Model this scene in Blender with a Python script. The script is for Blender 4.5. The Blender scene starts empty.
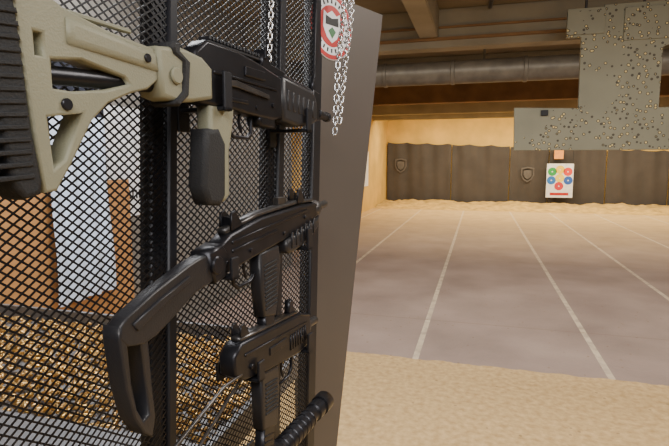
import bpy, bmesh, math, random
from mathutils import Vector, Matrix, Euler, noise
random.seed(7)
COL=bpy.context.scene.collection
H=1.55
# ---------------------------------------------------------------- materials
def s2l(c):
    return tuple(((x/255)/12.92 if x/255<=0.04045 else ((x/255+0.055)/1.055)**2.4) for x in c)
def mat(name,rgb,rough=0.6,metal=0.0,var=0.12,scale=8.0,bump=0.0,bscale=60.0,spec=0.5):
    m=bpy.data.materials.new(name); m.use_nodes=True; nt=m.node_tree
    b=nt.nodes["Principled BSDF"]; c=s2l(rgb)
    tc=nt.nodes.new("ShaderNodeTexCoord")
    n=nt.nodes.new("ShaderNodeTexNoise"); n.inputs["Scale"].default_value=scale; n.inputs["Detail"].default_value=5
    nt.links.new(tc.outputs["Object"],n.inputs["Vector"])
    r=nt.nodes.new("ShaderNodeValToRGB")
    r.color_ramp.elements[0].position=0.3; r.color_ramp.elements[1].position=0.7
    r.color_ramp.elements[0].color=tuple(x*(1-var) for x in c)+(1,)
    r.color_ramp.elements[1].color=tuple(min(1,x*(1+var)) for x in c)+(1,)
    nt.links.new(n.outputs["Fac"],r.inputs["Fac"]); nt.links.new(r.outputs["Color"],b.inputs["Base Color"])
    b.inputs["Roughness"].default_value=rough; b.inputs["Metallic"].default_value=metal
    b.inputs["Specular IOR Level"].default_value=spec
    if bump>0:
        n2=nt.nodes.new("ShaderNodeTexNoise"); n2.inputs["Scale"].default_value=bscale; n2.inputs["Detail"].default_value=4
        nt.links.new(tc.outputs["Object"],n2.inputs["Vector"])
        bp=nt.nodes.new("ShaderNodeBump"); bp.inputs["Strength"].default_value=bump; bp.inputs["Distance"].default_value=0.01
        nt.links.new(n2.outputs["Fac"],bp.inputs["Height"]); nt.links.new(bp.outputs["Normal"],b.inputs["Normal"])
    return m
M_mesh=mat("black_powdercoat",(24,24,28),0.45,0.3,spec=0.4)
M_post=mat("post_black",(30,31,37),0.45,0.3)
M_panel=mat("panel_brown_gray",(82,75,70),0.45,0.0,var=0.06,scale=3)
M_tan=mat("olive_tan_polymer",(134,133,112),0.55,0,var=0.05,bump=0.12,bscale=400)
M_rub=mat("black_rubber",(28,29,32),0.7,0,bump=0.2,bscale=300)
M_steel=mat("blued_steel",(42,42,47),0.34,0.6,var=0.2,scale=30)
M_steel2=mat("worn_steel",(84,82,82),0.33,0.75,var=0.3,scale=40)
M_poly=mat("black_polymer",(34,34,38),0.42,0,bump=0.08,bscale=300)
M_chrome=mat("chain_steel",(200,200,202),0.25,0.9)
M_brass=mat("brass",(218,176,100),0.28,0.85,var=0.25,scale=5)
M_tray=mat("gray_sheet_metal",(120,120,122),0.5,0.3)
M_white=mat("white_paper",(226,228,232),0.8)
M_blue=mat("pale_blue_sheet",(206,220,242),0.8,var=0.06)
M_dark=mat("dark_navy_foam",(30,33,46),0.9,var=0.3,scale=40)
M_red=mat("sign_red",(176,34,34),0.5); M_black=mat("sign_black",(22,22,24),0.6)
M_green=mat("sign_green",(60,110,70),0.5)
M_duct=mat("galvanized_duct",(112,106,96),0.45,0.3,var=0.25,scale=6)
M_cream=mat("cream_painted_beam",(146,136,114),0.8,var=0.18,scale=2)
M_brown=mat("brown_timber_beam",(132,98,60),0.8,var=0.25,scale=3)
M_ceil=mat("ceiling_plaster",(132,118,92),0.9,var=0.25,scale=1.5)
M_wally=mat("yellow_plaster",(214,176,92),0.85,var=0.15,scale=1.5)
M_wallg=mat("gray_tan_plaster",(126,122,116),0.85,var=0.15,scale=2)
M_curt=mat("gray_rubber_curtain",(68,63,60),0.85,var=0.15,scale=2)
M_embl=mat("faded_emblem",(86,82,80),0.8,var=0.2,scale=6)
M_sand=mat("yellow_sand",(196,162,92),0.95,var=0.3,scale=4,bump=0.6,bscale=20)
def ply():
    m=mat("orange_plywood",(178,130,80),0.7); nt=m.node_tree
    n=[x for x in nt.nodes if x.type=='TEX_NOISE'][0]
    mp=nt.nodes.new("ShaderNodeMapping"); mp.inputs["Scale"].default_value=(1,0.4,6)
    tc=[x for x in nt.nodes if x.type=='TEX_COORD'][0]
    nt.links.new(tc.outputs["Object"],mp.inputs[0]); nt.links.new(mp.outputs[0],n.inputs["Vector"])
    return m
M_ply=ply()
def floor_mat():
    m=bpy.data.materials.new("range_floor"); m.use_nodes=True; nt=m.node_tree; L=nt.links.new
    b=nt.nodes["Principled BSDF"]; b.inputs["Roughness"].default_value=0.75; b.inputs["Specular IOR Level"].default_value=0.25
    g=nt.nodes.new("ShaderNodeNewGeometry"); sp=nt.nodes.new("ShaderNodeSeparateXYZ"); L(g.outputs["Position"],sp.inputs[0])
    def mth(op,a,b_=None,c=None):
        n=nt.nodes.new("ShaderNodeMath"); n.operation=op
        for i,v in enumerate((a,b_,c)):
            if v is None: continue
            if isinstance(v,(int,float)): n.inputs[i].default_value=v
            else: L(v,n.inputs[i])
        return n.outputs[0]
    def nz(sc,det=6):
        n=nt.nodes.new("ShaderNodeTexNoise"); n.inputs["Scale"].default_value=sc; n.inputs["Detail"].default_value=det
        L(g.outputs["Position"],n.inputs["Vector"]); return n.outputs["Fac"]
    def ramp(f,c0,c1,p0=0.3,p1=0.7):
        r=nt.nodes.new("ShaderNodeValToRGB"); r.color_ramp.elements[0].position=p0; r.color_ramp.elements[1].position=p1
        r.color_ramp.elements[0].color=s2l(c0)+(1,); r.color_ramp.elements[1].color=s2l(c1)+(1,); L(f,r.inputs[0]); return r.outputs[0]
    def mix(f,a,b_):
        n=nt.nodes.new("ShaderNodeMix"); n.data_type='RGBA'; L(f,n.inputs[0]); L(a,n.inputs[6]); L(b_,n.inputs[7]); return n.outputs[2]
    conc=ramp(nz(1.3),(140,122,112),(166,146,134))
    sand=ramp(nz(24),(178,146,98),(210,178,128))
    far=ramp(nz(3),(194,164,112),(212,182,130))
    y=sp.outputs["Y"]; x=sp.outputs["X"]
    yn=mth('ADD',y,mth('MULTIPLY',mth('SUBTRACT',nz(6),0.5),0.12))
    c=mix(mth('LESS_THAN',yn,3.86),conc,sand)
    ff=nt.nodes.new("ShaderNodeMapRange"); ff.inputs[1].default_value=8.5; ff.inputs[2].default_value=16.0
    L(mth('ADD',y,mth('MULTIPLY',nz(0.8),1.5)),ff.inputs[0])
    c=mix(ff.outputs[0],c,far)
    acc=None
    for xi in (-3.15,-1.8,-0.44,0.97,2.13,3.38,4.7,6.0):
        d=mth('LESS_THAN',mth('ABSOLUTE',mth('SUBTRACT',x,xi)),0.024)
        acc=d if acc is None else mth('MAXIMUM',acc,d)
    acc=mth('MULTIPLY',acc,mth('GREATER_THAN',yn,3.86)); acc=mth('MULTIPLY',acc,mth('LESS_THAN',y,17.0))
    wear=nt.nodes.new("ShaderNodeMapRange"); wear.inputs[1].default_value=0.35; wear.inputs[2].default_value=0.55; wear.inputs[3].default_value=0.35; wear.inputs[4].default_value=0.8
    L(nz(9),wear.inputs[0]); acc=mth('MULTIPLY',acc,wear.outputs[0])
    line=ramp(nz(5),(204,186,156),(222,206,178))
    c=mix(acc,c,line)
    j=mth('LESS_THAN',mth('ABSOLUTE',mth('SUBTRACT',mth('MODULO',y,3.3),1.6)),0.012)
    dk=ramp(nz(5),(130,108,92),(138,116,100)); c=mix(mth('MULTIPLY',j,mth('MULTIPLY',mth('GREATER_THAN',y,3.9),0.4)),c,dk)
    v=nt.nodes.new("ShaderNodeTexVoronoi"); v.inputs["Scale"].default_value=9; L(g.outputs["Position"],v.inputs["Vector"])
    sp2=mth('MULTIPLY',mth('LESS_THAN',v.outputs["Distance"],0.085),mth('LESS_THAN',y,6.5))
    dk2=ramp(nz(5),(116,90,60),(146,118,84)); c=mix(mth('MULTIPLY',sp2,0.6),c,dk2)
    L(c,b.inputs["Base Color"])
    bp=nt.nodes.new("ShaderNodeBump"); bp.inputs["Strength"].default_value=0.4; bp.inputs["Distance"].default_value=0.02
    L(nz(30),bp.inputs["Height"]); L(bp.outputs[0],b.inputs["Normal"])
    return m
M_floor=floor_mat()
def pocked():
    m=mat("pocked_steel",(136,134,114),0.6,0.0,var=0.1,scale=3); nt=m.node_tree; L=nt.links.new
    b=nt.nodes["Principled BSDF"]; base=[x for x in nt.nodes if x.type=='VALTORGB'][0].outputs[0]
    tc=[x for x in nt.nodes if x.type=='TEX_COORD'][0]
    v=nt.nodes.new("ShaderNodeTexVoronoi"); v.inputs["Scale"].default_value=24; v.inputs["Randomness"].default_value=1
    L(tc.outputs["Object"],v.inputs["Vector"])
    v2=nt.nodes.new("ShaderNodeTexNoise"); v2.inputs["Scale"].default_value=2.6; L(tc.outputs["Object"],v2.inputs["Vector"])
    sx=nt.nodes.new("ShaderNodeSeparateXYZ"); L(tc.outputs["Object"],sx.inputs[0])
    def cmp(op,a,bv):
        n=nt.nodes.new("ShaderNodeMath"); n.operation=op; L(a,n.inputs[0])
        if isinstance(bv,float): n.inputs[1].default_value=bv
        else: L(bv,n.inputs[1])
        return n.outputs[0]
    # denser towards the free lower edge and the hanging column's far side
    low=cmp('MULTIPLY',cmp('SUBTRACT',sx.outputs[0],0.9),0.16)
    area=cmp('GREATER_THAN',cmp('ADD',v2.outputs["Fac"],low),0.48)
    hole=cmp('MULTIPLY',cmp('LESS_THAN',v.outputs["Distance"],0.34),area)
    core=cmp('MULTIPLY',cmp('LESS_THAN',v.outputs["Distance"],0.20),area)
    def mix(f,a,c):
        n=nt.nodes.new("ShaderNodeMix"); n.data_type='RGBA'; L(f,n.inputs[0]); L(a,n.inputs[6]); n.inputs[7].default_value=s2l(c)+(1,); return n.outputs[2]
    c=mix(hole,base,(74,68,54)); c=mix(core,c,(226,204,140)); L(c,b.inputs["Base Color"])
    return m
M_pock=pocked()

# ---------------------------------------------------------------- helpers
def meta(o,label=None,cat=None,kind=None,group=None):
    if label:o["label"]=label
    if cat:o["category"]=cat
    if kind:o["kind"]=kind
    if group:o["group"]=group
    return o
def bm_mesh(bm,name="m",smooth=False):
    me=bpy.data.meshes.new(name); bm.normal_update(); bm.to_mesh(me); bm.free()
    if smooth:
        for p in me.polygons: p.use_smooth=True
    return me
def addobj(name,me,parent=None,mats=(),loc=None,rot=None):
    o=bpy.data.objects.new(name,me); COL.objects.link(o)
    for m in mats: o.data.materials.append(m)
    if parent: o.parent=parent
    if loc: o.location=loc
    if rot: o.rotation_euler=rot
    return o
def empty(name,loc,rotz=0):
    o=bpy.data.objects.new(name,None); o.empty_display_size=0.1; COL.objects.link(o); o.location=loc; o.rotation_euler=(0,0,rotz); return o
def prism(pts,w0,w1,holes=(),bev=0.002,mi=0,segs=1):
    """extruded 2D outline; coordinates (u,v) with depth w, returned in local x=u, y=-w, z=v"""
    cu=bpy.data.curves.new("c","CURVE"); cu.dimensions='2D'; cu.fill_mode='BOTH'
    for ps in [pts]+list(holes):
        s=cu.splines.new('POLY'); s.points.add(len(ps)-1); s.use_cyclic_u=True
        for i,p in enumerate(ps): s.points[i].co=(p[0],p[1],0,1)
    t=abs(w1-w0)/2; bev=min(bev,t*0.6)
    cu.extrude=t-bev; cu.bevel_depth=bev; cu.bevel_resolution=segs-1; cu.offset=-bev
    o=bpy.data.objects.new("c",cu); COL.objects.link(o)
    dg=bpy.context.evaluated_depsgraph_get(); me=bpy.data.meshes.new_from_object(o.evaluated_get(dg))
    bpy.data.objects.remove(o); bpy.data.curves.remove(cu)
    wc=(w0+w1)/2
    me.transform(Matrix(((1,0,0,0),(0,0,-1,-wc),(0,1,0,0),(0,0,0,1))))
    return (me,mi)
def rect(u0,u1,v0,v1): return [(u0,v0),(u1,v0),(u1,v1),(u0,v1)]
def bx(u0,u1,w0,w1,v0,v1,bev=0.0015,mi=0):
    bm=bmesh.new(); bmesh.ops.create_cube(bm,size=1)
    for v in bm.verts: v.co=Vector(((u0+u1)/2+v.co.x*(u1-u0), -(w0+w1)/2+v.co.y*(w1-w0),(v0+v1)/2+v.co.z*(v1-v0)))
    if bev>0:
        bev=min(bev,0.4*min(abs(u1-u0),abs(w1-w0),abs(v1-v0)))
        bmesh.ops.bevel(bm,geom=bm.edges[:],offset=bev,segments=1,affect='EDGES')
    return (bm_mesh(bm),mi)
def lathe(p0,p1,prof,n=20,mi=0):
    a=Vector((p0[0],-p0[1],p0[2])); b=Vector((p1[0],-p1[1],p1[2])); d=(b-a).normalized()
    q=d.to_track_quat('Z','Y'); bm=bmesh.new(); rings=[]
    for t,r in prof:
        rings.append([bm.verts.new(a+q@Vector((r*math.cos(2*math.pi*i/n),r*math.sin(2*math.pi*i/n),t))) for i in range(n)])
    for A,B in zip(rings,rings[1:]):
        for i in range(n): bm.faces.new((A[i],A[(i+1)%n],B[(i+1)%n],B[i]))
    bm.faces.new(rings[0][::-1]); bm.faces.new(rings[-1])
    bmesh.ops.recalc_face_normals(bm,faces=bm.faces[:])
    for f in bm.faces: f.smooth=len(f.verts)==4
    for e in bm.edges:
        if len(e.link_faces)==2 and e.calc_face_angle(0)>0.7: e.smooth=False
    return (bm_mesh(bm),mi)
def cyl(p0,p1,r,n=20,mi=0):
    L=(Vector(p1)-Vector(p0)).length
    return lathe(p0,p1,[(0,r*0.85),(r*0.15,r),(L-r*0.15,r),(L,r*0.85)],n,mi)
def wire(pts,r,mi=0,cyc=False,flat=None):
    cu=bpy.data.curves.new("c","CURVE"); cu.dimensions='3D'; cu.bevel_depth=r; cu.bevel_resolution=3; cu.use_fill_caps=True
    s=cu.splines.new('POLY'); s.points.add(len(pts)-1); s.use_cyclic_u=cyc
    for i,p in enumerate(pts): s.points[i].co=(p[0],-p[1],p[2],1)
    o=bpy.data.objects.new("c",cu); COL.objects.link(o); dg=bpy.context.evaluated_depsgraph_get()
    me=bpy.data.meshes.new_from_object(o.evaluated_get(dg)); bpy.data.objects.remove(o); bpy.data.curves.remove(cu)
    for p in me.polygons: p.use_smooth=True
    return (me,mi)
def join(pieces,off=(0,0,0)):
    bm=bmesh.new()
    for me,mi in pieces:
        n0=len(bm.faces); bm.from_mesh(me); bm.faces.ensure_lookup_table()
        for f in bm.faces[n0:]: f.material_index=mi
        bpy.data.meshes.remove(me)
    bmesh.ops.translate(bm,verts=bm.verts[:],vec=-Vector(off))
    return bm_mesh(bm)
# ---------------------------------------------------------------- rack frame
A7=math.radians(7); U=Vector((math.sin(A7),math.cos(A7),0)); N=Vector((math.cos(A7),-math.sin(A7),0)); D=0.60
def rackpos(u,w,v): 
    p=U*u+N*(w-D); return Vector((p.x,p.y,v))
RZ=math.pi/2-A7
class Thing:
    def __init__(s,name,u,w,v,label,cat,group=None):
        s.o=empty(name,rackpos(u,w,v),RZ); s.off=Vector((u,-w,v)); meta(s.o,label,cat,None,group)
    def part(s,name,pieces,mats,label=None,parent=None):
        me=join(pieces,s.off); o=addobj(name,me,parent or s.o,mats)
        if label:o["label"]=label
        return o
LEAN=0.058
def lu(u,v): return u+LEAN*(v-1.5)
# ================================================================= ROOM
def wbox(name,x0,x1,y0,y1,z0,z1,m,bev=0.0,origin=None):
    bm=bmesh.new(); bmesh.ops.create_cube(bm,size=1)
    for v in bm.verts: v.co=Vector((v.co.x*(x1-x0),v.co.y*(y1-y0),v.co.z*(z1-z0)))
    if bev: bmesh.ops.bevel(bm,geom=bm.edges[:],offset=bev,segments=2,affect='EDGES')
    return addobj(name,bm_mesh(bm),None,[m],loc=((x0+x1)/2,(y0+y1)/2,(z0+z1)/2))
S=lambda o:meta(o,kind="structure")
FY=19.4; LX=-3.45
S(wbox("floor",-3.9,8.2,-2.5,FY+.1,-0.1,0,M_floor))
S(wbox("ceiling",-3.9,8.2,-2.5,FY+.1,3.15,3.25,M_ceil))
S(wbox("wall_far",-3.9,8.2,FY,FY+.1,0,3.15,M_wally))
S(wbox("wall_left",LX-.1,LX,7.08,FY,0,3.15,M_wally))
S(wbox("wall_left_booth",-2.8,-2.7,-2.5,7.0,0,3.15,M_wallg))
S(wbox("wall_left_return",LX-.1,-2.7,6.98,7.08,0,3.15,M_wallg))
S(wbox("wall_right",8.1,8.2,-2.5,FY,0,3.15,M_cream))
S(wbox("wall_back",-2.8,8.2,-2.5,-2.4,0,3.15,M_wallg))
for y,zb,m,nm in [(5.6,2.76,M_cream,"trim_1"),(8.0,2.92,M_cream,"trim_2"),(10.0,2.69,M_brown,"trim_3"),(14.0,2.86,M_cream,"trim_4"),(16.5,2.93,M_cream,"trim_5")]:
    S(wbox(nm,(-2.7 if y<7 else LX),8.1,y,y+0.22,zb,3.15,m,0.01))
S(wbox("trim_6",-0.66,-0.46,3.0,5.6,2.86,3.15,M_cream,0.01))
S(wbox("trim_7",2.6,2.8,3.0,5.6,2.86,3.15,M_cream,0.01))
S(wbox("trim_8",-2.7,8.1,5.57,5.60,2.83,2.86,M_brown,0.003))
S(wbox("trim_9",-2.7,8.1,5.57,5.60,2.95,2.97,M_brown,0.003))
prof=[(0,0.16)]
t=0
while t<10.8:
    prof+=[(t+0.02,0.16),(t+0.03,0.172),(t+0.07,0.172),(t+0.08,0.16)]; t+=0.95
prof.append((11.2,0.16))
d=addobj("air_duct",join([lathe((-3.3,-7.4,2.80),(8.0,-7.4,2.80),prof,24)]+[bx(x,x+.03,-7.41,-7.39,2.9,3.15) for x in (-2,0,2,4,6)],(0,0,0)),None,[M_duct])
d["label"]="round galvanized air duct hung below the ceiling"; d["category"]="duct"
d2=addobj("conduit_pipe",join([cyl((0.2,-3.2,3.12),(0.05,-5.55,3.12),0.02)]),None,[M_steel2]); meta(d2,"thin metal conduit pipe fixed along the ceiling","pipe")
d3=addobj("conduit_pipe",join([cyl((-2.6,-6.6,3.05),(7.5,-6.6,3.05),0.035)]+[bx(x,x+.02,-6.61,-6.59,3.06,3.15) for x in (-2,0,2,4,6)]),None,[M_duct]); meta(d3,"slim gray pipe running across the ceiling","pipe")
def berm():
    bm=bmesh.new(); nx,ny=180,26; rows=[]; y0,y1=16.7,FY-.35
    for j in range(ny+1):
        y=y0+(y1-y0)*j/ny; row=[]
        for i in range(nx+1):
            x=LX+.02+(8.07-LX)*i/nx
            s=j/ny; h=0.13*min(1,max(0,s*1.15))**1.3
            z=h+0.09*noise.noise(Vector((x*1.1,y*1.1,0)))*min(1,s*4)+0.07*noise.noise(Vector((x*4,y*4,3)))*min(1,s*5)
            row.append(bm.verts.new((x,y,max(0.002,z))))
        rows.append(row)
    for j in range(ny):
        for i in range(nx):
            f=bm.faces.new((rows[j][i],rows[j][i+1],rows[j+1][i+1],rows[j+1][i])); f.smooth=True
    return bm_mesh(bm)
meta(addobj("sand_berm",berm(),None,[M_sand]),"long low heap of yellow sand before the curtains","sand","stuff")
CY=FY-.14
def curtain(x0,x1,i,label):
    bm=bmesh.new(); n=int((x1-x0)/0.025); cols=[]
    rnd=random.Random(i)
    ph=[rnd.uniform(0,6) for _ in range(4)]
    zt=lambda x:2.33-0.040*(x-LX)-0.05*abs(math.sin(x*4.1+ph[3]))
    for k in range(n+1):
        x=x0+(x1-x0)*k/n; col=[]
        for j in range(9):
            f=j/8
            yy=(0.04*math.sin(x*4.1*1.5+ph[0]+.4*f)+0.025*math.sin(x*13+ph[1]+f))*(0.35+0.65*f)+0.02*noise.noise(Vector((x*2,f*3,i)))
            col.append(bm.verts.new((x,CY+yy,0.02+(zt(x)-0.02)*f)))
        cols.append(col)
    for a,b in zip(cols,cols[1:]):
        for j in range(8):
            f=bm.faces.new((a[j],b[j],b[j+1],a[j+1])); f.smooth=True
    o=addobj("curtain",bm_mesh(bm),None,[M_curt]); meta(o,label,"curtain",group="curtains on the far wall"); return o
edges=[LX+.03,-1.0,1.05,2.35,4.2,6.1,8.0]
cs=[]
for i in range(6):
    cs.append(curtain(edges[i]+0.015,edges[i+1]-0.015,i,"dark gray hanging curtain"+(" with a faded shield emblem" if i in(0,2) else " behind the sand heap")))
def shield(cx,cz,par):
    k=.9
    pts=[(cx-.24*k,cz+.26*k),(cx,cz+.31*k),(cx+.24*k,cz+.26*k),(cx+.25*k,cz-.02),(cx+.16*k,cz-.2*k),(cx,cz-.31*k),(cx-.16*k,cz-.2*k),(cx-.25*k,cz-.02)]
    ins=[(cx+(x-cx)*.8,cz+(z-cz)*.8) for x,z in pts]
    w=-(CY-.085)
    o=addobj("emblem",join([prism(pts,w,w-.01,[ins],bev=0.001),prism([(cx+(x-cx)*.6,cz+(z-cz)*.6) for x,z in pts],w,w-.01,bev=0.001)]),par,[M_embl])
shield(-2.88,1.43,cs[0]); shield(1.66,1.12,cs[2])
def poster():
    PY=FY-.40
    o=empty("target_poster",(2.70,PY,0.33)); meta(o,"white paper target with coloured numbered circles","target")
    addobj("sheet",join([prism(rect(-.43,.43,0,1.18),0,0.01,bev=0.001)]),o,[M_white])
    cols=[((40,150,70),-.25,.90),((240,200,40),0,.97),((220,60,50),.25,.90),((40,110,190),-.27,.60),((240,210,60),0,.68),((40,90,180),.27,.60),((200,50,60),-.02,.40)]
    for i,(c,x,z) in enumerate(cols):
        m=mat("printed_ink_%d"%i,c,0.6,var=0.03)
        ring=[(x+.145*math.cos(a*math.pi/12),z+.145*math.sin(a*math.pi/12)) for a in range(24)]
        hole=[(x+.025*math.cos(a*math.pi/12),z+.025*math.sin(a*math.pi/12)) for a in range(24)]
        addobj("printed_circle",join([prism(ring,0.01,0.014,[hole],bev=0.0005)]),o,[m])
    addobj("printed_strip",join([prism(rect(-.30,.30,.08,.17),0.01,0.014,bev=0.0005)]),o,[M_red])
    for sx in (-.4,.4):
        addobj("hanging_cord",join([cyl((sx,0.005,1.17),(sx*0.9,0.005,2.82),0.008,8)]),o,[M_black])
    e=empty("orange_card",(2.64,PY+.05,1.82)); meta(e,"small orange card hung above the paper target","card")
    addobj("card",join([prism(rect(-.15,.15,-.15,.15),0,0.02)]),e,[mat("orange_card",(226,150,70),0.7)])
    addobj("hanging_cord",join([cyl((0,0.005,.15),(0,0.005,1.33),0.008,8)]),e,[M_black])
poster()
meta(addobj("wall_notice",join([prism(rect(-.5,.5,-.55,.55),0,0.02)]),None,[M_white],loc=(LX+.001,15.4,1.35),rot=(0,0,math.pi/2)),"pale notice sheet on the yellow side wall","notice")
bp=[(0.30,1.66),(1.95,1.66),(1.95,2.02),(1.46,2.02),(1.46,2.52),(1.55,2.56),(1.72,2.58),(1.72,2.80),(1.60,2.84),(1.60,2.90),(0.99,2.90),(0.99,2.86),(0.70,2.86),(0.70,2.64),(0.82,2.64),(0.83,2.03),(0.29,2.05)]
e=empty("steel_baffle",(0,5,1.66)); meta(e,"gray-green hanging steel baffle plate pocked with bullet marks","baffle")
addobj("plate",join([prism([(x,z-1.66) for x,z in bp],-0.02,0.02,bev=0.003)]),e,[M_pock])
addobj("flange",join([prism(rect(.70,1.0,1.0,1.22),0.02,0.035),prism(rect(1.15,1.5,0.93,1.2),0.02,0.035)]),e,[M_pock])
for hx in (0.85,1.3,1.55):
    addobj("hanger_rod",join([cyl((hx,0,1.18),(hx,0,1.49),0.012,10)]),e,[M_steel2])
addobj("clip",join([bx(.52,.58,0.02,0.04,.31,.36)]),e,[M_black])
# ================================================================= AREA BEHIND THE MESH
meta(wbox("plywood_board",-2.665,-2.64,1.6,3.35,0.0,1.42,M_ply),"orange plywood sheet lining the side wall","board")
meta(wbox("acoustic_foam_board",-2.665,-2.62,1.6,3.1,1.44,2.30,M_dark,0.01),"dark navy acoustic foam board on the side wall","board")
def drape():
    bm=bmesh.new(); cols=[]
    for k in range(25):
        y=2.55+0.47*k/24
        cols.append([bm.verts.new((-2.58+0.022*math.sin(k*0.9)+0.01*math.sin(j),y+0.06*(1-j/8)*(k/24-.2),0.62+1.24*j/8)) for j in range(9)])
    for a,b in zip(cols,cols[1:]):
        for j in range(8):
            f=bm.faces.new((a[j],b[j],b[j+1],a[j+1])); f.smooth=True
    return bm_mesh(bm)
meta(addobj("hanging_sheet",drape(),None,[M_blue]),"pale blue-white plastic sheet hung on the side wall","sheet")
e=empty("paper_target",(-2.699,3.42,1.12),math.pi/2); meta(e,"white paper sheet with black lettering on the side wall","paper")
addobj("sheet",join([prism(rect(-.26,.26,0,.86),0,0.008,bev=0.001)]),e,[M_white])
tc=bpy.data.curves.new("txt","FONT"); tc.body="nani"; tc.size=0.16; tc.extrude=0.002; tc.align_x='CENTER'
to=bpy.data.objects.new("t",tc); COL.objects.link(to); dg=bpy.context.evaluated_depsgraph_get(); tm=bpy.data.meshes.new_from_object(to.evaluated_get(dg)); bpy.data.objects.remove(to)
tm.transform(Matrix(((1,0,0,0),(0,0,-1,-0.011),(0,1,0,0.14),(0,0,0,1))))
addobj("lettering",tm,e,[M_black])
tx0,tx1,ty0,ty1,tz=-2.55,-0.68,1.0,2.05,0.72
e=empty("collection_tray",((tx0+tx1)/2,(ty0+ty1)/2,0)); meta(e,"gray sheet-metal tray on legs holding spent brass casings","tray")
cx,cy=(tx0+tx1)/2,(ty0+ty1)/2
def lb(x0,x1,y0,y1,z0,z1,b=0.002):
    bm=bmesh.new(); bmesh.ops.create_cube(bm,size=1)
    for v in bm.verts: v.co=Vector(((x0+x1)/2-cx+v.co.x*(x1-x0),(y0+y1)/2-cy+v.co.y*(y1-y0),(z0+z1)/2+v.co.z*(z1-z0)))
    return (bm_mesh(bm),0)
addobj("tray_base",join([lb(tx0,tx1,ty0,ty1,tz-0.03,tz)]),e,[M_tray])
addobj("tray_rim",join([lb(tx0,tx1,ty0,ty0+.16,tz,tz+.05),lb(tx0,tx1,ty1-.02,ty1,tz,tz+.07),lb(tx0,tx0+.02,ty0,ty1,tz,tz+.07),lb(tx1-.02,tx1,ty0,ty1,tz,tz+.06)]),e,[M_tray])
for lx in (tx0+.05,tx1-.05):
    for ly in (ty0+.05,ty1-.05):
        addobj("leg",join([lb(lx-.02,lx+.02,ly-.02,ly+.02,0,tz-.03)]),e,[M_tray])
def casing_bm(n=10,L=0.026,r=0.0058):
    bm=bmesh.new(); pr=[(0,r*.95),(0.0012,r*1.0),(0.0016,r*.82),(0.0026,r*.82),(0.003,r),(L*.8,r),(L,r*.86),(L*.98,r*.6),(L*.6,r*.6)]
    rings=[[bm.verts.new((rr*math.cos(2*math.pi*i/n),rr*math.sin(2*math.pi*i/n),t-L/2)) for i in range(n)] for t,rr in pr]
    for a,b in zip(rings,rings[1:]):
        for i in range(n):
            f=bm.faces.new((a[i],a[(i+1)%n],b[(i+1)%n],b[i])); f.smooth=True
    bm.faces.new(rings[0][::-1]); bm.faces.new(rings[-1]); return bm
cas=bm_mesh(casing_bm(),"casing"); cas.materials.append(M_brass)
def pose(zmin,zmax,x0,x1,y0,y1):
    T=Matrix.Translation((random.uniform(x0,x1),random.uniform(y0,y1),random.uniform(zmin,zmax)))
    return T@Euler((random.uniform(1.0,2.1),random.uniform(-.3,.3),random.uniform(0,6.28))).to_matrix().to_4x4()
bm=bmesh.new(); low=bm_mesh(casing_bm(6))
for i in range(3200):
    me2=low.copy(); me2.transform(pose(tz+.006,tz+.03,tx0+.05,tx1-.05,ty0+.18,ty1-.04)); bm.from_mesh(me2); bpy.data.meshes.remove(me2)
M_b2=mat("brass_heap",(206,168,106),0.35,0.7,var=0.5,scale=60)
meta(addobj("casing_heap",bm_mesh(bm),None,[M_b2]),"heap of small spent brass casings filling the tray","casings","stuff")
for i in range(260):
    o=addobj("brass_casing",cas); o.matrix_world=pose(tz+.034,tz+.042,tx0+.3,tx1-.05,ty0+.19,ty1-.1)
    meta(o,"spent brass casing lying loose on the heap","casing",group="brass casings in the tray")
# ================================================================= RACK
R=Thing("display_rack",0.75,0,0,"black steel rack with expanded-metal mesh and dark end panel","rack")
def meshpanel(u0,u1,v0,v1,pu=0.0185,pv=0.0135,wd=0.0027,th=0.0012):
    bm=bmesh.new(); Hh=v1-v0; 
    for sgn in (1,-1):
        slope=sgn*pv/pu
        L=Hh/(pv/pu); k=u0-L
        while k<u1:
            a=(k,v0 if sgn>0 else v1); ua,ub=max(k,u0),min(k+L,u1)
            if ub-ua>0.004:
                va=a[1]+slope*(ua-k); vb=a[1]+slope*(ub-k)
                d=Vector((ub-ua,vb-va)).normalized(); nn=Vector((-d.y,d.x))*wd/2
                q=[(ua+nn.x,va+nn.y),(ua-nn.x,va-nn.y),(ub-nn.x,vb-nn.y),(ub+nn.x,vb+nn.y)]
                w=0.0006*sgn
                f=[bm.verts.new((lu(x,y),-(w+th/2),y)) for x,y in q]; g=[bm.verts.new((lu(x,y),-(w-th/2),y)) for x,y in q]
                bm.faces.new(f); bm.faces.new(g[::-1])
                for i in range(4): bm.faces.new((f[i],g[i],g[(i+1)%4],f[(i+1)%4]))
            k+=pu
    bmesh.ops.recalc_face_normals(bm,faces=bm.faces[:])
    return (bm_mesh(bm),0)
R.part("mesh_screen",[meshpanel(0.10,1.27,0.35,2.1)],[M_mesh])
def post(ua,ub,w0,w1):
    return prism([(lu(ua,0),0),(lu(ub,0),0),(lu(ub,2.12),2.12),(lu(ua,2.12),2.12)],w0,w1,bev=0.003)
R.part("post",[post(0.645,0.675,-0.03,-0.002),post(0.678,0.700,-0.012,0.006)],[M_post])
R.part("post",[post(1.022,1.05,-0.03,-0.002),post(1.055,1.085,-0.012,0.006)],[M_post])
R.part("post",[post(1.245,1.293,-0.03,0.006)],[M_post])
R.part("post",[post(0.07,0.11,-0.03,0.006)],[M_post])
R.part("rail",[prism([(lu(.09,2.09),2.09),(lu(1.29,2.09),2.09),(lu(1.29,2.12),2.12),(lu(.09,2.12),2.12)],-.03,.006)],[M_post])
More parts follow.
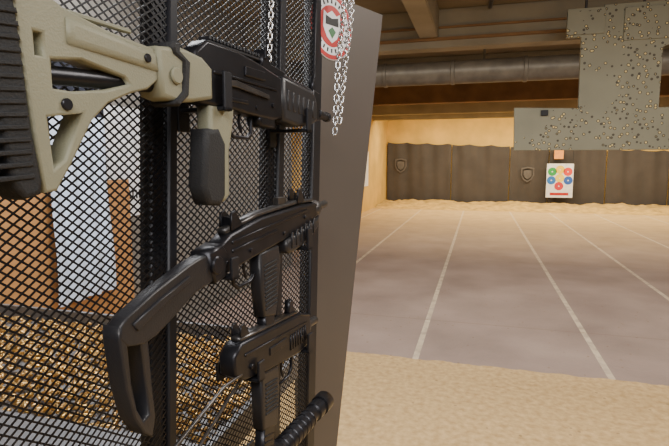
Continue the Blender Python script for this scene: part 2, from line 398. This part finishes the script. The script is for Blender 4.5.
R.part("rail",[prism([(lu(.09,.33),.33),(lu(1.29,.33),.33),(lu(1.29,.37),.37),(lu(.09,.37),.37)],-.03,.006)],[M_post])
for uu in (0.03,0.60,0.97,1.20):
    R.part("foot",[bx(uu-.02,uu+.03,-.12,.15,0,.03)],[M_post])
PB=math.radians(23.6); pp=rackpos(1.293,0,0)
pe=empty("side_panel",(0,0,0)); pe.parent=R.o
bpy.context.view_layer.update()
pe.matrix_world=Matrix.Translation(pp)@Matrix.Rotation(math.pi/2-PB,4,'Z')
bpy.context.view_layer.update()
Wm=pe.matrix_world.copy(); bpy.data.objects.remove(pe)
pl=join([prism([(-.110,0.0),(-.025,0.0),(.086,.66),(.316,2.017),(0.008,2.017)],-.02,0,bev=0.002)])
po=addobj("side_panel",pl,None,[M_panel]); po.parent=R.o; po.matrix_world=Wm; po["label"]="dark brown-gray tapered end board"
def disc(cx,cz,r,w0,w1,holes=(),n=48): return prism([(cx+r*math.cos(2*math.pi*i/n),cz+r*math.sin(2*math.pi*i/n)) for i in range(n)],w0,w1,holes,bev=0.0004)
be=empty("round_badge",(0,0,0)); meta(be,"round red, black and white club sticker on the rack's end board","sticker")
be.matrix_world=Wm@Matrix.Translation((0.058,.0,1.93))
ringh=lambda r:[(r*math.cos(2*math.pi*i/48),r*math.sin(2*math.pi*i/48)) for i in range(48)]
addobj("backing",join([disc(0,0,.092,0,.002)]),be,[M_white])
addobj("red_ring",join([disc(0,0,.090,.002,.003,[ringh(.078)])]),be,[M_red])
addobj("center",join([disc(0,0,.056,.002,.003)]),be,[M_red])
addobj("crest",join([prism([(-.035,.038),(-.02,.030),(0,.042),(.02,.030),(.035,.038),(.038,-.005),(.022,-.032),(0,-.046),(-.022,-.032),(-.038,-.005)],.003,.004,bev=.0003)]),be,[M_white])
addobj("crest_field",join([prism([(-.027,.026),(0,.020),(.027,.026),(.028,.002),(-.028,.002)],.004,.005,bev=.0003)]),be,[M_black])
addobj("crest_leaf",join([prism([(0,-.002),(.016,-.014),(.008,-.024),(0,-.034),(-.008,-.024),(-.016,-.014)],.004,.005,bev=.0003)]),be,[M_green])
for i in range(24):
    a=2*math.pi*i/24; x,z=.067*math.cos(a),.067*math.sin(a); ca,sa=math.cos(a),math.sin(a)
    q=[(-.0055,-.0032),(.0055,-.0024),(.0055,.0024),(-.0055,.0032)]
    addobj("letter_mark",join([prism([(x+p*ca-r_*sa,z+p*sa+r_*ca) for p,r_ in q],.002,.003,bev=.0003)]),be,[M_black])
def chain(name,pts,label,r=0.0022,ll=0.019,lw=0.011):
    P=[Vector((p[0],-p[1],p[2])) for p in pts]; segs=[]; tot=0
    for a,b in zip(P,P[1:]): segs.append((tot,a,b,(b-a).length)); tot+=(b-a).length
    T=Thing(name,pts[0][0],pts[0][1],pts[0][2],label,"chain"); pcs=[]; s=0; i=0
    pitch=ll-2*r*1.1
    while s<tot:
        for t0,a,b,l in segs:
            if t0<=s<=t0+l: c=a+(b-a)*((s-t0)/l); d=(b-a).normalized(); break
        side=d.orthogonal().normalized()
        q=Matrix.Rotation(math.radians(25+90*(i%2)),3,d); side=q@side
        loop=[]
        for k in range(14):
            an=2*math.pi*k/14; ca,sa=math.cos(an),math.sin(an)
            p=c+d*((ll/2-lw/2)*(1 if ca>0 else -1)+lw/2*ca)+side*(lw/2*sa); loop.append((p.x,-p.y,p.z))
        pcs.append(wire(loop,r,cyc=True)); s+=pitch; i+=1
    T.part("links",pcs,[M_chrome])
chain("hanging_chain",[(1.33,.07,2.08),(1.27,.085,1.92),(1.235,.085,1.80),(1.215,.085,1.63)],"steel chain hanging beside the end board")
chain("hanging_chain",[(1.37,.07,2.08),(1.33,.085,1.95),(1.275,.085,1.78),(1.245,.085,1.66)],"steel chain doubled back over the rack edge")
chain("hanging_chain",[(1.03,.012,2.08),(1.02,.014,1.9),(1.005,.014,1.76)],"thin steel chain hanging against the mesh",r=.0018,ll=.016,lw=.009)
# ================================================================= RIFLE (top)
def sc(pts): return [(a/1000,b/1000) for a,b in pts]
G=Thing("assault_rifle",0.73,.07,1.60,"black rifle with tan skeleton stock hung on the mesh","rifle","firearms on the rack")
G.part("butt_pad",[prism(sc([(330,1775),(360,1775),(368,1700),(376,1584),(384,1530),(382,1515),(362,1510),(348,1530),(340,1600),(330,1690)]),.048,.09,bev=.006,segs=3)]+
    [prism(sc([(334+i*0.8,1530+i*13),(373-i*.5,1533+i*13),(372-i*.5,1538+i*13),(334+i*.8,1535+i*13)]),.046,.0925,bev=.001) for i in range(18)],[M_rub],"ribbed black rubber pad")
stock=G.part("stock",[prism(sc([(358,1775),(390,1740),(424,1724),(487,1713),(568,1707),(575,1668),(551,1650),(518,1640),(482,1624),(455,1600),(424,1550),(402,1518),(386,1516),(378,1584),(366,1700)]),.054,.088,
      [sc([(405,1664),(445,1670),(510,1660),(518,1652),(480,1640),(430,1632),(405,1632)]),sc([(396,1600),(442,1608),(414,1553),(400,1543)]),sc([(386,1690),(396,1690),(396,1665),(386,1665)])],bev=.003,segs=2),
    prism(sc([(425,1714),(565,1701),(570,1676),(425,1684)]),.047,.094,bev=.008,segs=3),
    bx(.42,.54,.066,.074,1.722,1.728)],[M_tan],"olive-tan polymer skeleton stock")
G.part("buffer_tube",[lathe((.40,.07,1.648),(.57,.07,1.660),[(0,.009),(.002,.011),(.17,.011)],18)],[M_steel])
G.part("screw",[cyl((.42,.086,1.616),(.42,.0915,1.616),.007,12)],[M_steel]); G.part("screw",[cyl((.545,.09,1.69),(.545,.0965,1.69),.006,12)],[M_steel])
G.part("adapter",[prism(sc([(566,1711),(621,1719),(665,1714),(690,1700),(690,1652),(640,1642),(605,1637),(572,1643)]),.05,.094,bev=.006,segs=2),
     cyl((.60,.094,1.675),(.60,.099,1.675),.012)],[M_tan],"tan stock adapter")
G.part("clamp_band",[prism(sc([(592,1722),(610,1724),(610,1712),(632,1700),(626,1650),(604,1632),(592,1636),(613,1655),(616,1698),(596,1706)]),.047,.098,bev=.003)],[M_rub])
rcv=G.part("receiver",[prism(sc([(655,1722),(685,1745),(775,1745),(849,1736),(930,1722),(930,1640),(895,1634),(803,1638),(756,1642),(665,1644)]),.053,.088,bev=.005,segs=2),
     prism(sc([(700,1700),(905,1696),(905,1692),(700,1695)]),.05,.091,bev=.001),
     bx(.79,.86,.086,.092,1.705,1.722),bx(.72,.80,.086,.0905,1.655,1.662),
     cyl((.735,.086,1.668),(.735,.0925,1.668),.006,12),cyl((.89,.086,1.662),(.89,.0925,1.662),.005,12),cyl((.83,.086,1.652),(.83,.091,1.652),.004,12)],[M_steel])
G.part("selector_lever",[prism(sc([(740,1690),(760,1692),(870,1680),(872,1672),(760,1680),(742,1680)]),.089,.0935,bev=.001)],[M_steel2])
G.part("top_rail",[bx(.70,.86,.059,.079,1.744,1.750)]+[bx(.702+i*.01,.707+i*.01,.057,.081,1.750,1.756,bev=.0008) for i in range(16)],[M_poly])
G.part("rear_sight",[prism(sc([(868,1730),(872,1762),(885,1765),(900,1745),(955,1738),(955,1725)]),.058,.08,bev=.002),bx(.874,.882,.055,.083,1.750,1.770)],[M_steel])
G.part("handguard",[prism(sc([(930,1726),(1080,1712),(1095,1690),(1095,1645),(1060,1634),(1000,1628),(930,1636)]),.047,.092,bev=.008,segs=3)]+
     [prism(sc([(945+i*24,1700-i*2),(957+i*24,1699-i*2),(957+i*24,1658-i*1.5),(945+i*24,1659-i*1.5)]),.088,.0945,bev=.002) for i in range(6)],[M_poly])
G.part("gas_tube",[cyl((.93,.069,1.728),(1.10,.069,1.712),.011)],[M_steel])
G.part("front_sight",[prism(sc([(1092,1722),(1130,1716),(1128,1650),(1100,1648)]),.056,.082,bev=.003),prism(sc([(1104,1712),(1108,1752),(1114,1752),(1122,1712)]),.062,.076,bev=.001)],[M_steel])
G.part("barrel",[lathe((1.09,.069,1.672),(1.25,.069,1.662),[(0,.009),(.05,.009),(.051,.012),(.06,.012),(.062,.010),(.10,.010),(.102,.012),(.112,.012),(.112,.006)],20)],[M_steel])
gp=G.part("pistol_grip",[prism(sc([(690,1645),(762,1645),(756,1610),(744,1570),(742,1492),(728,1482),(690,1484),(680,1512),(690,1590)]),.056,.086,bev=.007,segs=3)],[M_tan],"tan grip frame")
G.part("grip_sleeve",[prism(sc([(674,1604),(712,1608),(730,1582),(726,1492),(712,1476),(678,1480),(664,1512),(672,1570)]),.053,.0895,bev=.009,segs=3)],[M_rub],"black rubber sleeve",parent=gp)
G.part("trigger_guard",[wire([(.765,.069,1.64),(.767,.069,1.604),(.78,.069,1.596),(.825,.069,1.596),(.838,.069,1.606),(.84,.069,1.64)],.0035)],[M_steel])
G.part("trigger",[wire([(.80,.069,1.64),(.798,.069,1.622),(.805,.069,1.606)],.003)],[M_steel])
G.part("magazine_well",[prism(sc([(845,1642),(905,1638),(903,1618),(850,1620)]),.052,.086,bev=.003)],[M_steel])
# ================================================================= SUBMACHINE GUN
G=Thing("submachine_gun",0.85,.07,1.30,"black submachine gun with folding steel stock and box magazine","submachine gun","firearms on the rack")
G.part("receiver",[prism(sc([(695,1404),(740,1424),(840,1443),(1003,1453),(1099,1453),(1112,1438),(1108,1423),(1065,1408),(931,1384),(811,1368),(735,1356),(698,1356)]),.053,.088,bev=.005,segs=2),
     prism(sc([(740,1412),(1040,1443),(1040,1437),(740,1405)]),.052,.0905,bev=.001),
     prism(sc([(740,1396),(900,1413),(900,1408),(740,1390)]),.052,.0905,bev=.001)]+[cyl((u,.087,v),(u,.0915,v),.004,12) for u,v in ((.72,1.375),(.80,1.385),(.93,1.40),(1.03,1.425))],[M_steel])
G.part("top_cover",[prism(sc([(735,1422),(840,1443),(1003,1455),(1095,1455),(1095,1463),(1003,1465),(840,1453),(732,1433)]),.059,.081,bev=.003),
     bx(.93,.965,.062,.076,1.458,1.476)],[M_steel2])
G.part("rear_sight",[prism(sc([(745,1428),(747,1460),(760,1464),(774,1446),(785,1436)]),.079,.084,bev=.001),prism(sc([(745,1428),(747,1460),(760,1464),(774,1446),(785,1436)]),.056,.061,bev=.001),bx(.752,.76,.058,.082,1.43,1.452)],[M_steel])
G.part("front_sight",[prism(sc([(1005,1458),(1008,1490),(1022,1492),(1038,1460)]),.079,.084,bev=.001),prism(sc([(1005,1458),(1008,1490),(1022,1492),(1038,1460)]),.056,.061,bev=.001),cyl((1.02,.069,1.455),(1.02,.069,1.482),.003,8)],[M_steel])
G.part("barrel_nut",[lathe((1.09,.069,1.436),(1.19,.069,1.444),[(0,.018),(.004,.021),(.03,.021),(.032,.017),(.045,.016),(.047,.009),(.095,.009),(.097,.005)],20)],[M_steel2])
G.part("handguard",[prism(sc([(940,1384),(1065,1410),(1105,1420),(1100,1394),(1060,1372),(1000,1358),(955,1352),(940,1360)]),.047,.092,bev=.008,segs=3)]+
     [prism(sc([(957+i*22,1398+i*4),(964+i*22,1399+i*4),(964+i*22,1366+i*4),(957+i*22,1364+i*4)]),.09,.0945,bev=.001) for i in range(6)],[M_poly])
gp=G.part("pistol_grip",[prism(sc([(838,1372),(915,1378),(924,1345),(912,1290),(902,1228),(852,1238),(842,1308)]),.056,.085,bev=.006,segs=3)],[M_poly])
G.part("grip_ridge",[prism(sc([(852+i*.4,1345-i*9),(902,1350-i*9),(902,1346-i*9),(852+i*.4,1341-i*9)]),.083,.0872,bev=.001) for i in range(11)],[M_rub],parent=gp)
G.part("magazine",[prism(sc([(860,1242),(898,1232),(896,1190),(862,1198)]),.059,.082,bev=.002),prism(sc([(854,1200),(902,1190),(901,1180),(854,1190)]),.056,.085,bev=.002)],[M_steel])
G.part("trigger_guard",[wire([(.765,.069,1.362),(.768,.069,1.325),(.782,.069,1.315),(.825,.069,1.318),(.840,.069,1.33)],.004)],[M_steel])
G.part("trigger",[wire([(.805,.069,1.37),(.802,.069,1.35),(.810,.069,1.330)],.003)],[M_steel])
st=G.part("folding_stock",[prism(sc([(690,1402),(645,1396),(620,1390),(545,1366),(492,1344),(480,1334),(479,1316),(492,1302),(520,1296),(545,1300),(590,1320),(635,1342),(690,1352)]),.064,.089,bev=.003,segs=2),
       prism(sc([(500,1332),(550,1352),(620,1374),(620,1364),(555,1340),(508,1320)]),.088,.0925,bev=.0015)],[M_poly],"matte black folding stock arm")
G.part("butt_frame",[prism(sc([(479,1334),(478,1314),(486,1243),(498,1195),(514,1166),(530,1152),(538,1181),(534,1230),(530,1300),(516,1324)]),.056,.088,
       [sc([(492,1304),(515,1298),(521,1230),(524,1190),(514,1186),(503,1208),(496,1248)])],bev=.003,segs=2)],[M_poly],parent=st)
G.part("hinge",[cyl((.688,.053,1.378),(.688,.097,1.378),.016),prism(sc([(665,1402),(705,1412),(720,1395),(712,1352),(682,1346)]),.052,.094,bev=.004)],[M_steel],parent=st)
# ================================================================= MACHINE PISTOL
G=Thing("machine_pistol",0.85,.07,1.10,"compact black machine pistol with thin wire stock pulled out","pistol","firearms on the rack")
G.part("receiver",[prism(sc([(735,1196),(760,1216),(832,1212),(998,1204),(1055,1188),(1058,1120),(996,1112),(860,1124),(770,1139),(738,1160)]),.054,.09,bev=.005,segs=2),
    prism(sc([(770,1192),(1030,1178),(1030,1172),(770,1186)]),.053,.0925,bev=.001),bx(.86,.93,.086,.0925,1.155,1.172),
    cyl((.79,.089,1.16),(.79,.0945,1.16),.005,12),cyl((1.0,.089,1.15),(1.0,.0945,1.15),.005,12)]+[prism(sc([(950+i*12,1170),(956+i*12,1170),(956+i*12,1135),(950+i*12,1135)]),.088,.0925,bev=.001) for i in range(7)],[M_steel])
G.part("top_cover",[prism(sc([(765,1214),(832,1211),(998,1203),(1000,1210),(832,1220),(765,1224)]),.060,.084,bev=.003),bx(.87,.895,.064,.078,1.214,1.230)],[M_steel2])
G.part("rear_sight",[prism(sc([(768,1222),(770,1246),(784,1246),(800,1220)]),.060,.064,bev=.001),prism(sc([(768,1222),(770,1246),(784,1246),(800,1220)]),.079,.083,bev=.001)],[M_steel])
G.part("front_sight",[prism(sc([(968,1206),(972,1240),(985,1242),(1000,1205)]),.064,.078,bev=.002)],[M_steel])
G.part("barrel",[lathe((1.05,.07,1.155),(1.13,.07,1.152),[(0,.018),(.012,.018),(.014,.010),(.07,.010),(.072,.006)],18)],[M_steel2])
gp=G.part("pistol_grip",[prism(sc([(832,1128),(905,1118),(908,1060),(898,985),(840,1000),(836,1070)]),.057,.086,bev=.006,segs=3)],[M_poly])
G.part("grip_ridge",[prism(sc([(848,1098-i*9),(896,1093-i*9),(896,1089-i*9),(848,1094-i*9)]),.084,.0885,bev=.001) for i in range(8)],[M_rub],parent=gp)
G.part("magazine",[prism(sc([(848,1004),(892,992),(880,900),(838,915)]),.059,.083,bev=.002)]+[prism(sc([(848,985-i*14),(884,975-i*14),(883,971-i*14),(848,981-i*14)]),.082,.085,bev=.001) for i in range(4)],[M_steel])
G.part("trigger_guard",[wire([(.908,.07,1.112),(.913,.07,1.07),(.928,.07,1.058),(.975,.07,1.062),(.99,.07,1.075),(.992,.07,1.108)],.004)],[M_steel])
G.part("trigger",[wire([(.945,.07,1.115),(.942,.07,1.09),(.95,.07,1.072)],.003)],[M_steel])
G.part("wire_stock",[wire([(.76,.088,1.155),(.705,.088,1.155),(.572,.088,1.112),(.50,.088,1.082)],.003),wire([(.80,.062,1.135),(.79,.062,1.125),(.671,.062,1.062),(.50,.062,.99)],.003)],[M_steel2],"bare steel stock rods")
G.part("shoulder_bar",[wire([(.50,.088,1.082),(.488,.075,1.05),(.50,.062,.99)],.0045)],[M_steel2])
# ================================================================= LOWEST GUN
G=Thing("carbine",0.85,.07,.85,"black carbine with thick cylindrical muzzle sleeve","rifle","firearms on the rack")
G.part("muzzle_sleeve",[lathe((.92,.07,.905),(1.19,.07,.910),[(0,.021),(.003,.024)]+[q for k in range(7) for q in ((.012+k*.022,.024),(.014+k*.022,.022),(.020+k*.022,.022),(.022+k*.022,.024))]+[(.173,.020),(.186,.020),(.189,.024),(.215,.024),(.217,.021),(.226,.021),(.228,.026),(.262,.026),(.265,.024),(.265,.012)],28)],[M_steel])
G.part("handguard",[prism(sc([(640,930),(925,928),(925,884),(640,875)]),.046,.092,bev=.010,segs=3)],[M_poly])
G.part("receiver",[prism(sc([(420,940),(645,943),(645,870),(420,862)]),.05,.09,bev=.005,segs=2)],[M_steel])
G.part("pistol_grip",[prism(sc([(470,870),(530,870),(515,770),(450,775)]),.054,.086,bev=.006,segs=2)],[M_poly])
G.part("stock",[prism(sc([(200,940),(425,928),(425,890),(260,870),(240,800),(200,800)]),.052,.088,bev=.006,segs=2)],[M_poly])
G.part("magazine",[prism(sc([(560,872),(625,872),(640,760),(575,750)]),.056,.084,bev=.003)],[M_steel])
# ================================================================= HOOKS
def hook(u,v,top,w1=.102,wd=.022,label="black steel hook holding a gun on the mesh",pl=.04):
    T=Thing("gun_hook",u,0,v,label,"hook","gun hooks on the mesh")
    T.part("arm",[bx(u,u+wd,.002,w1,v-.007,v),bx(u,u+wd,w1-.006,w1,v-.007,top)],[M_post])
    T.part("back_plate",[bx(u-.004,u+wd+.004,.002,.008,v-pl,v+pl)],[M_post])
hook(.710,1.643,1.700); hook(1.02,1.625,1.67)
hook(.718,1.352,1.385,pl=.02); hook(1.02,1.356,1.40)
hook(.80,1.130,1.165,pl=.02); hook(1.02,1.110,1.15); hook(.90,.880,.92); hook(.30,.865,.90)
# ================================================================= LIGHTS
def area(name,loc,sx,sy,power,col,rot=(0,0,0)):
    l=bpy.data.lights.new(name,'AREA'); l.shape='RECTANGLE'; l.size=sx; l.size_y=sy; l.energy=power; l.color=col
    o=bpy.data.objects.new(name,l); COL.objects.link(o); o.location=loc; o.rotation_euler=rot; return o
W=(1.0,.89,.74); W2=(1.0,.84,.58)
area("strip_or_fill_light",(2.2,6.1,3.05),9,.25,160,(1,.93,.84))
area("strip_or_fill_light",(2.2,10.5,3.05),10,.25,210,W)
area("strip_or_fill_light",(2.2,14.5,3.08),10,.25,260,W2)
area("strip_or_fill_light",(2.2,17.0,3.08),10,.25,420,W2,rot=(math.radians(20),0,0))
area("strip_or_fill_light",(1.8,2.0,3.08),2.5,.5,125,(1,.94,.86))
area("strip_or_fill_light",(1.0,-1.4,3.0),3,.6,120,(1,.98,.96),rot=(math.radians(35),0,0))  # added fill behind the camera, aimed forward to brighten baffle and guns
area("strip_or_fill_light",(-1.6,2.4,3.08),1.4,1.4,100,(.97,.98,1))  # added overhead fill, brightens the casings and sheets behind the mesh
w=bpy.data.worlds.new("world"); bpy.context.scene.world=w; w.use_nodes=True
w.node_tree.nodes["Background"].inputs[0].default_value=(.8,.75,.68,1); w.node_tree.nodes["Background"].inputs[1].default_value=.3
# ================================================================= CAMERA
cd=bpy.data.cameras.new("camera"); cam=bpy.data.objects.new("camera",cd); COL.objects.link(cam)
cd.lens=27; cd.sensor_width=36; cd.clip_start=0.02
yaw=math.atan(144/501.75); pitch=math.atan(63/501.75*math.cos(yaw))
cam.location=(0,0,H); cam.rotation_euler=(math.pi/2-pitch,0,yaw)
bpy.context.scene.camera=cam
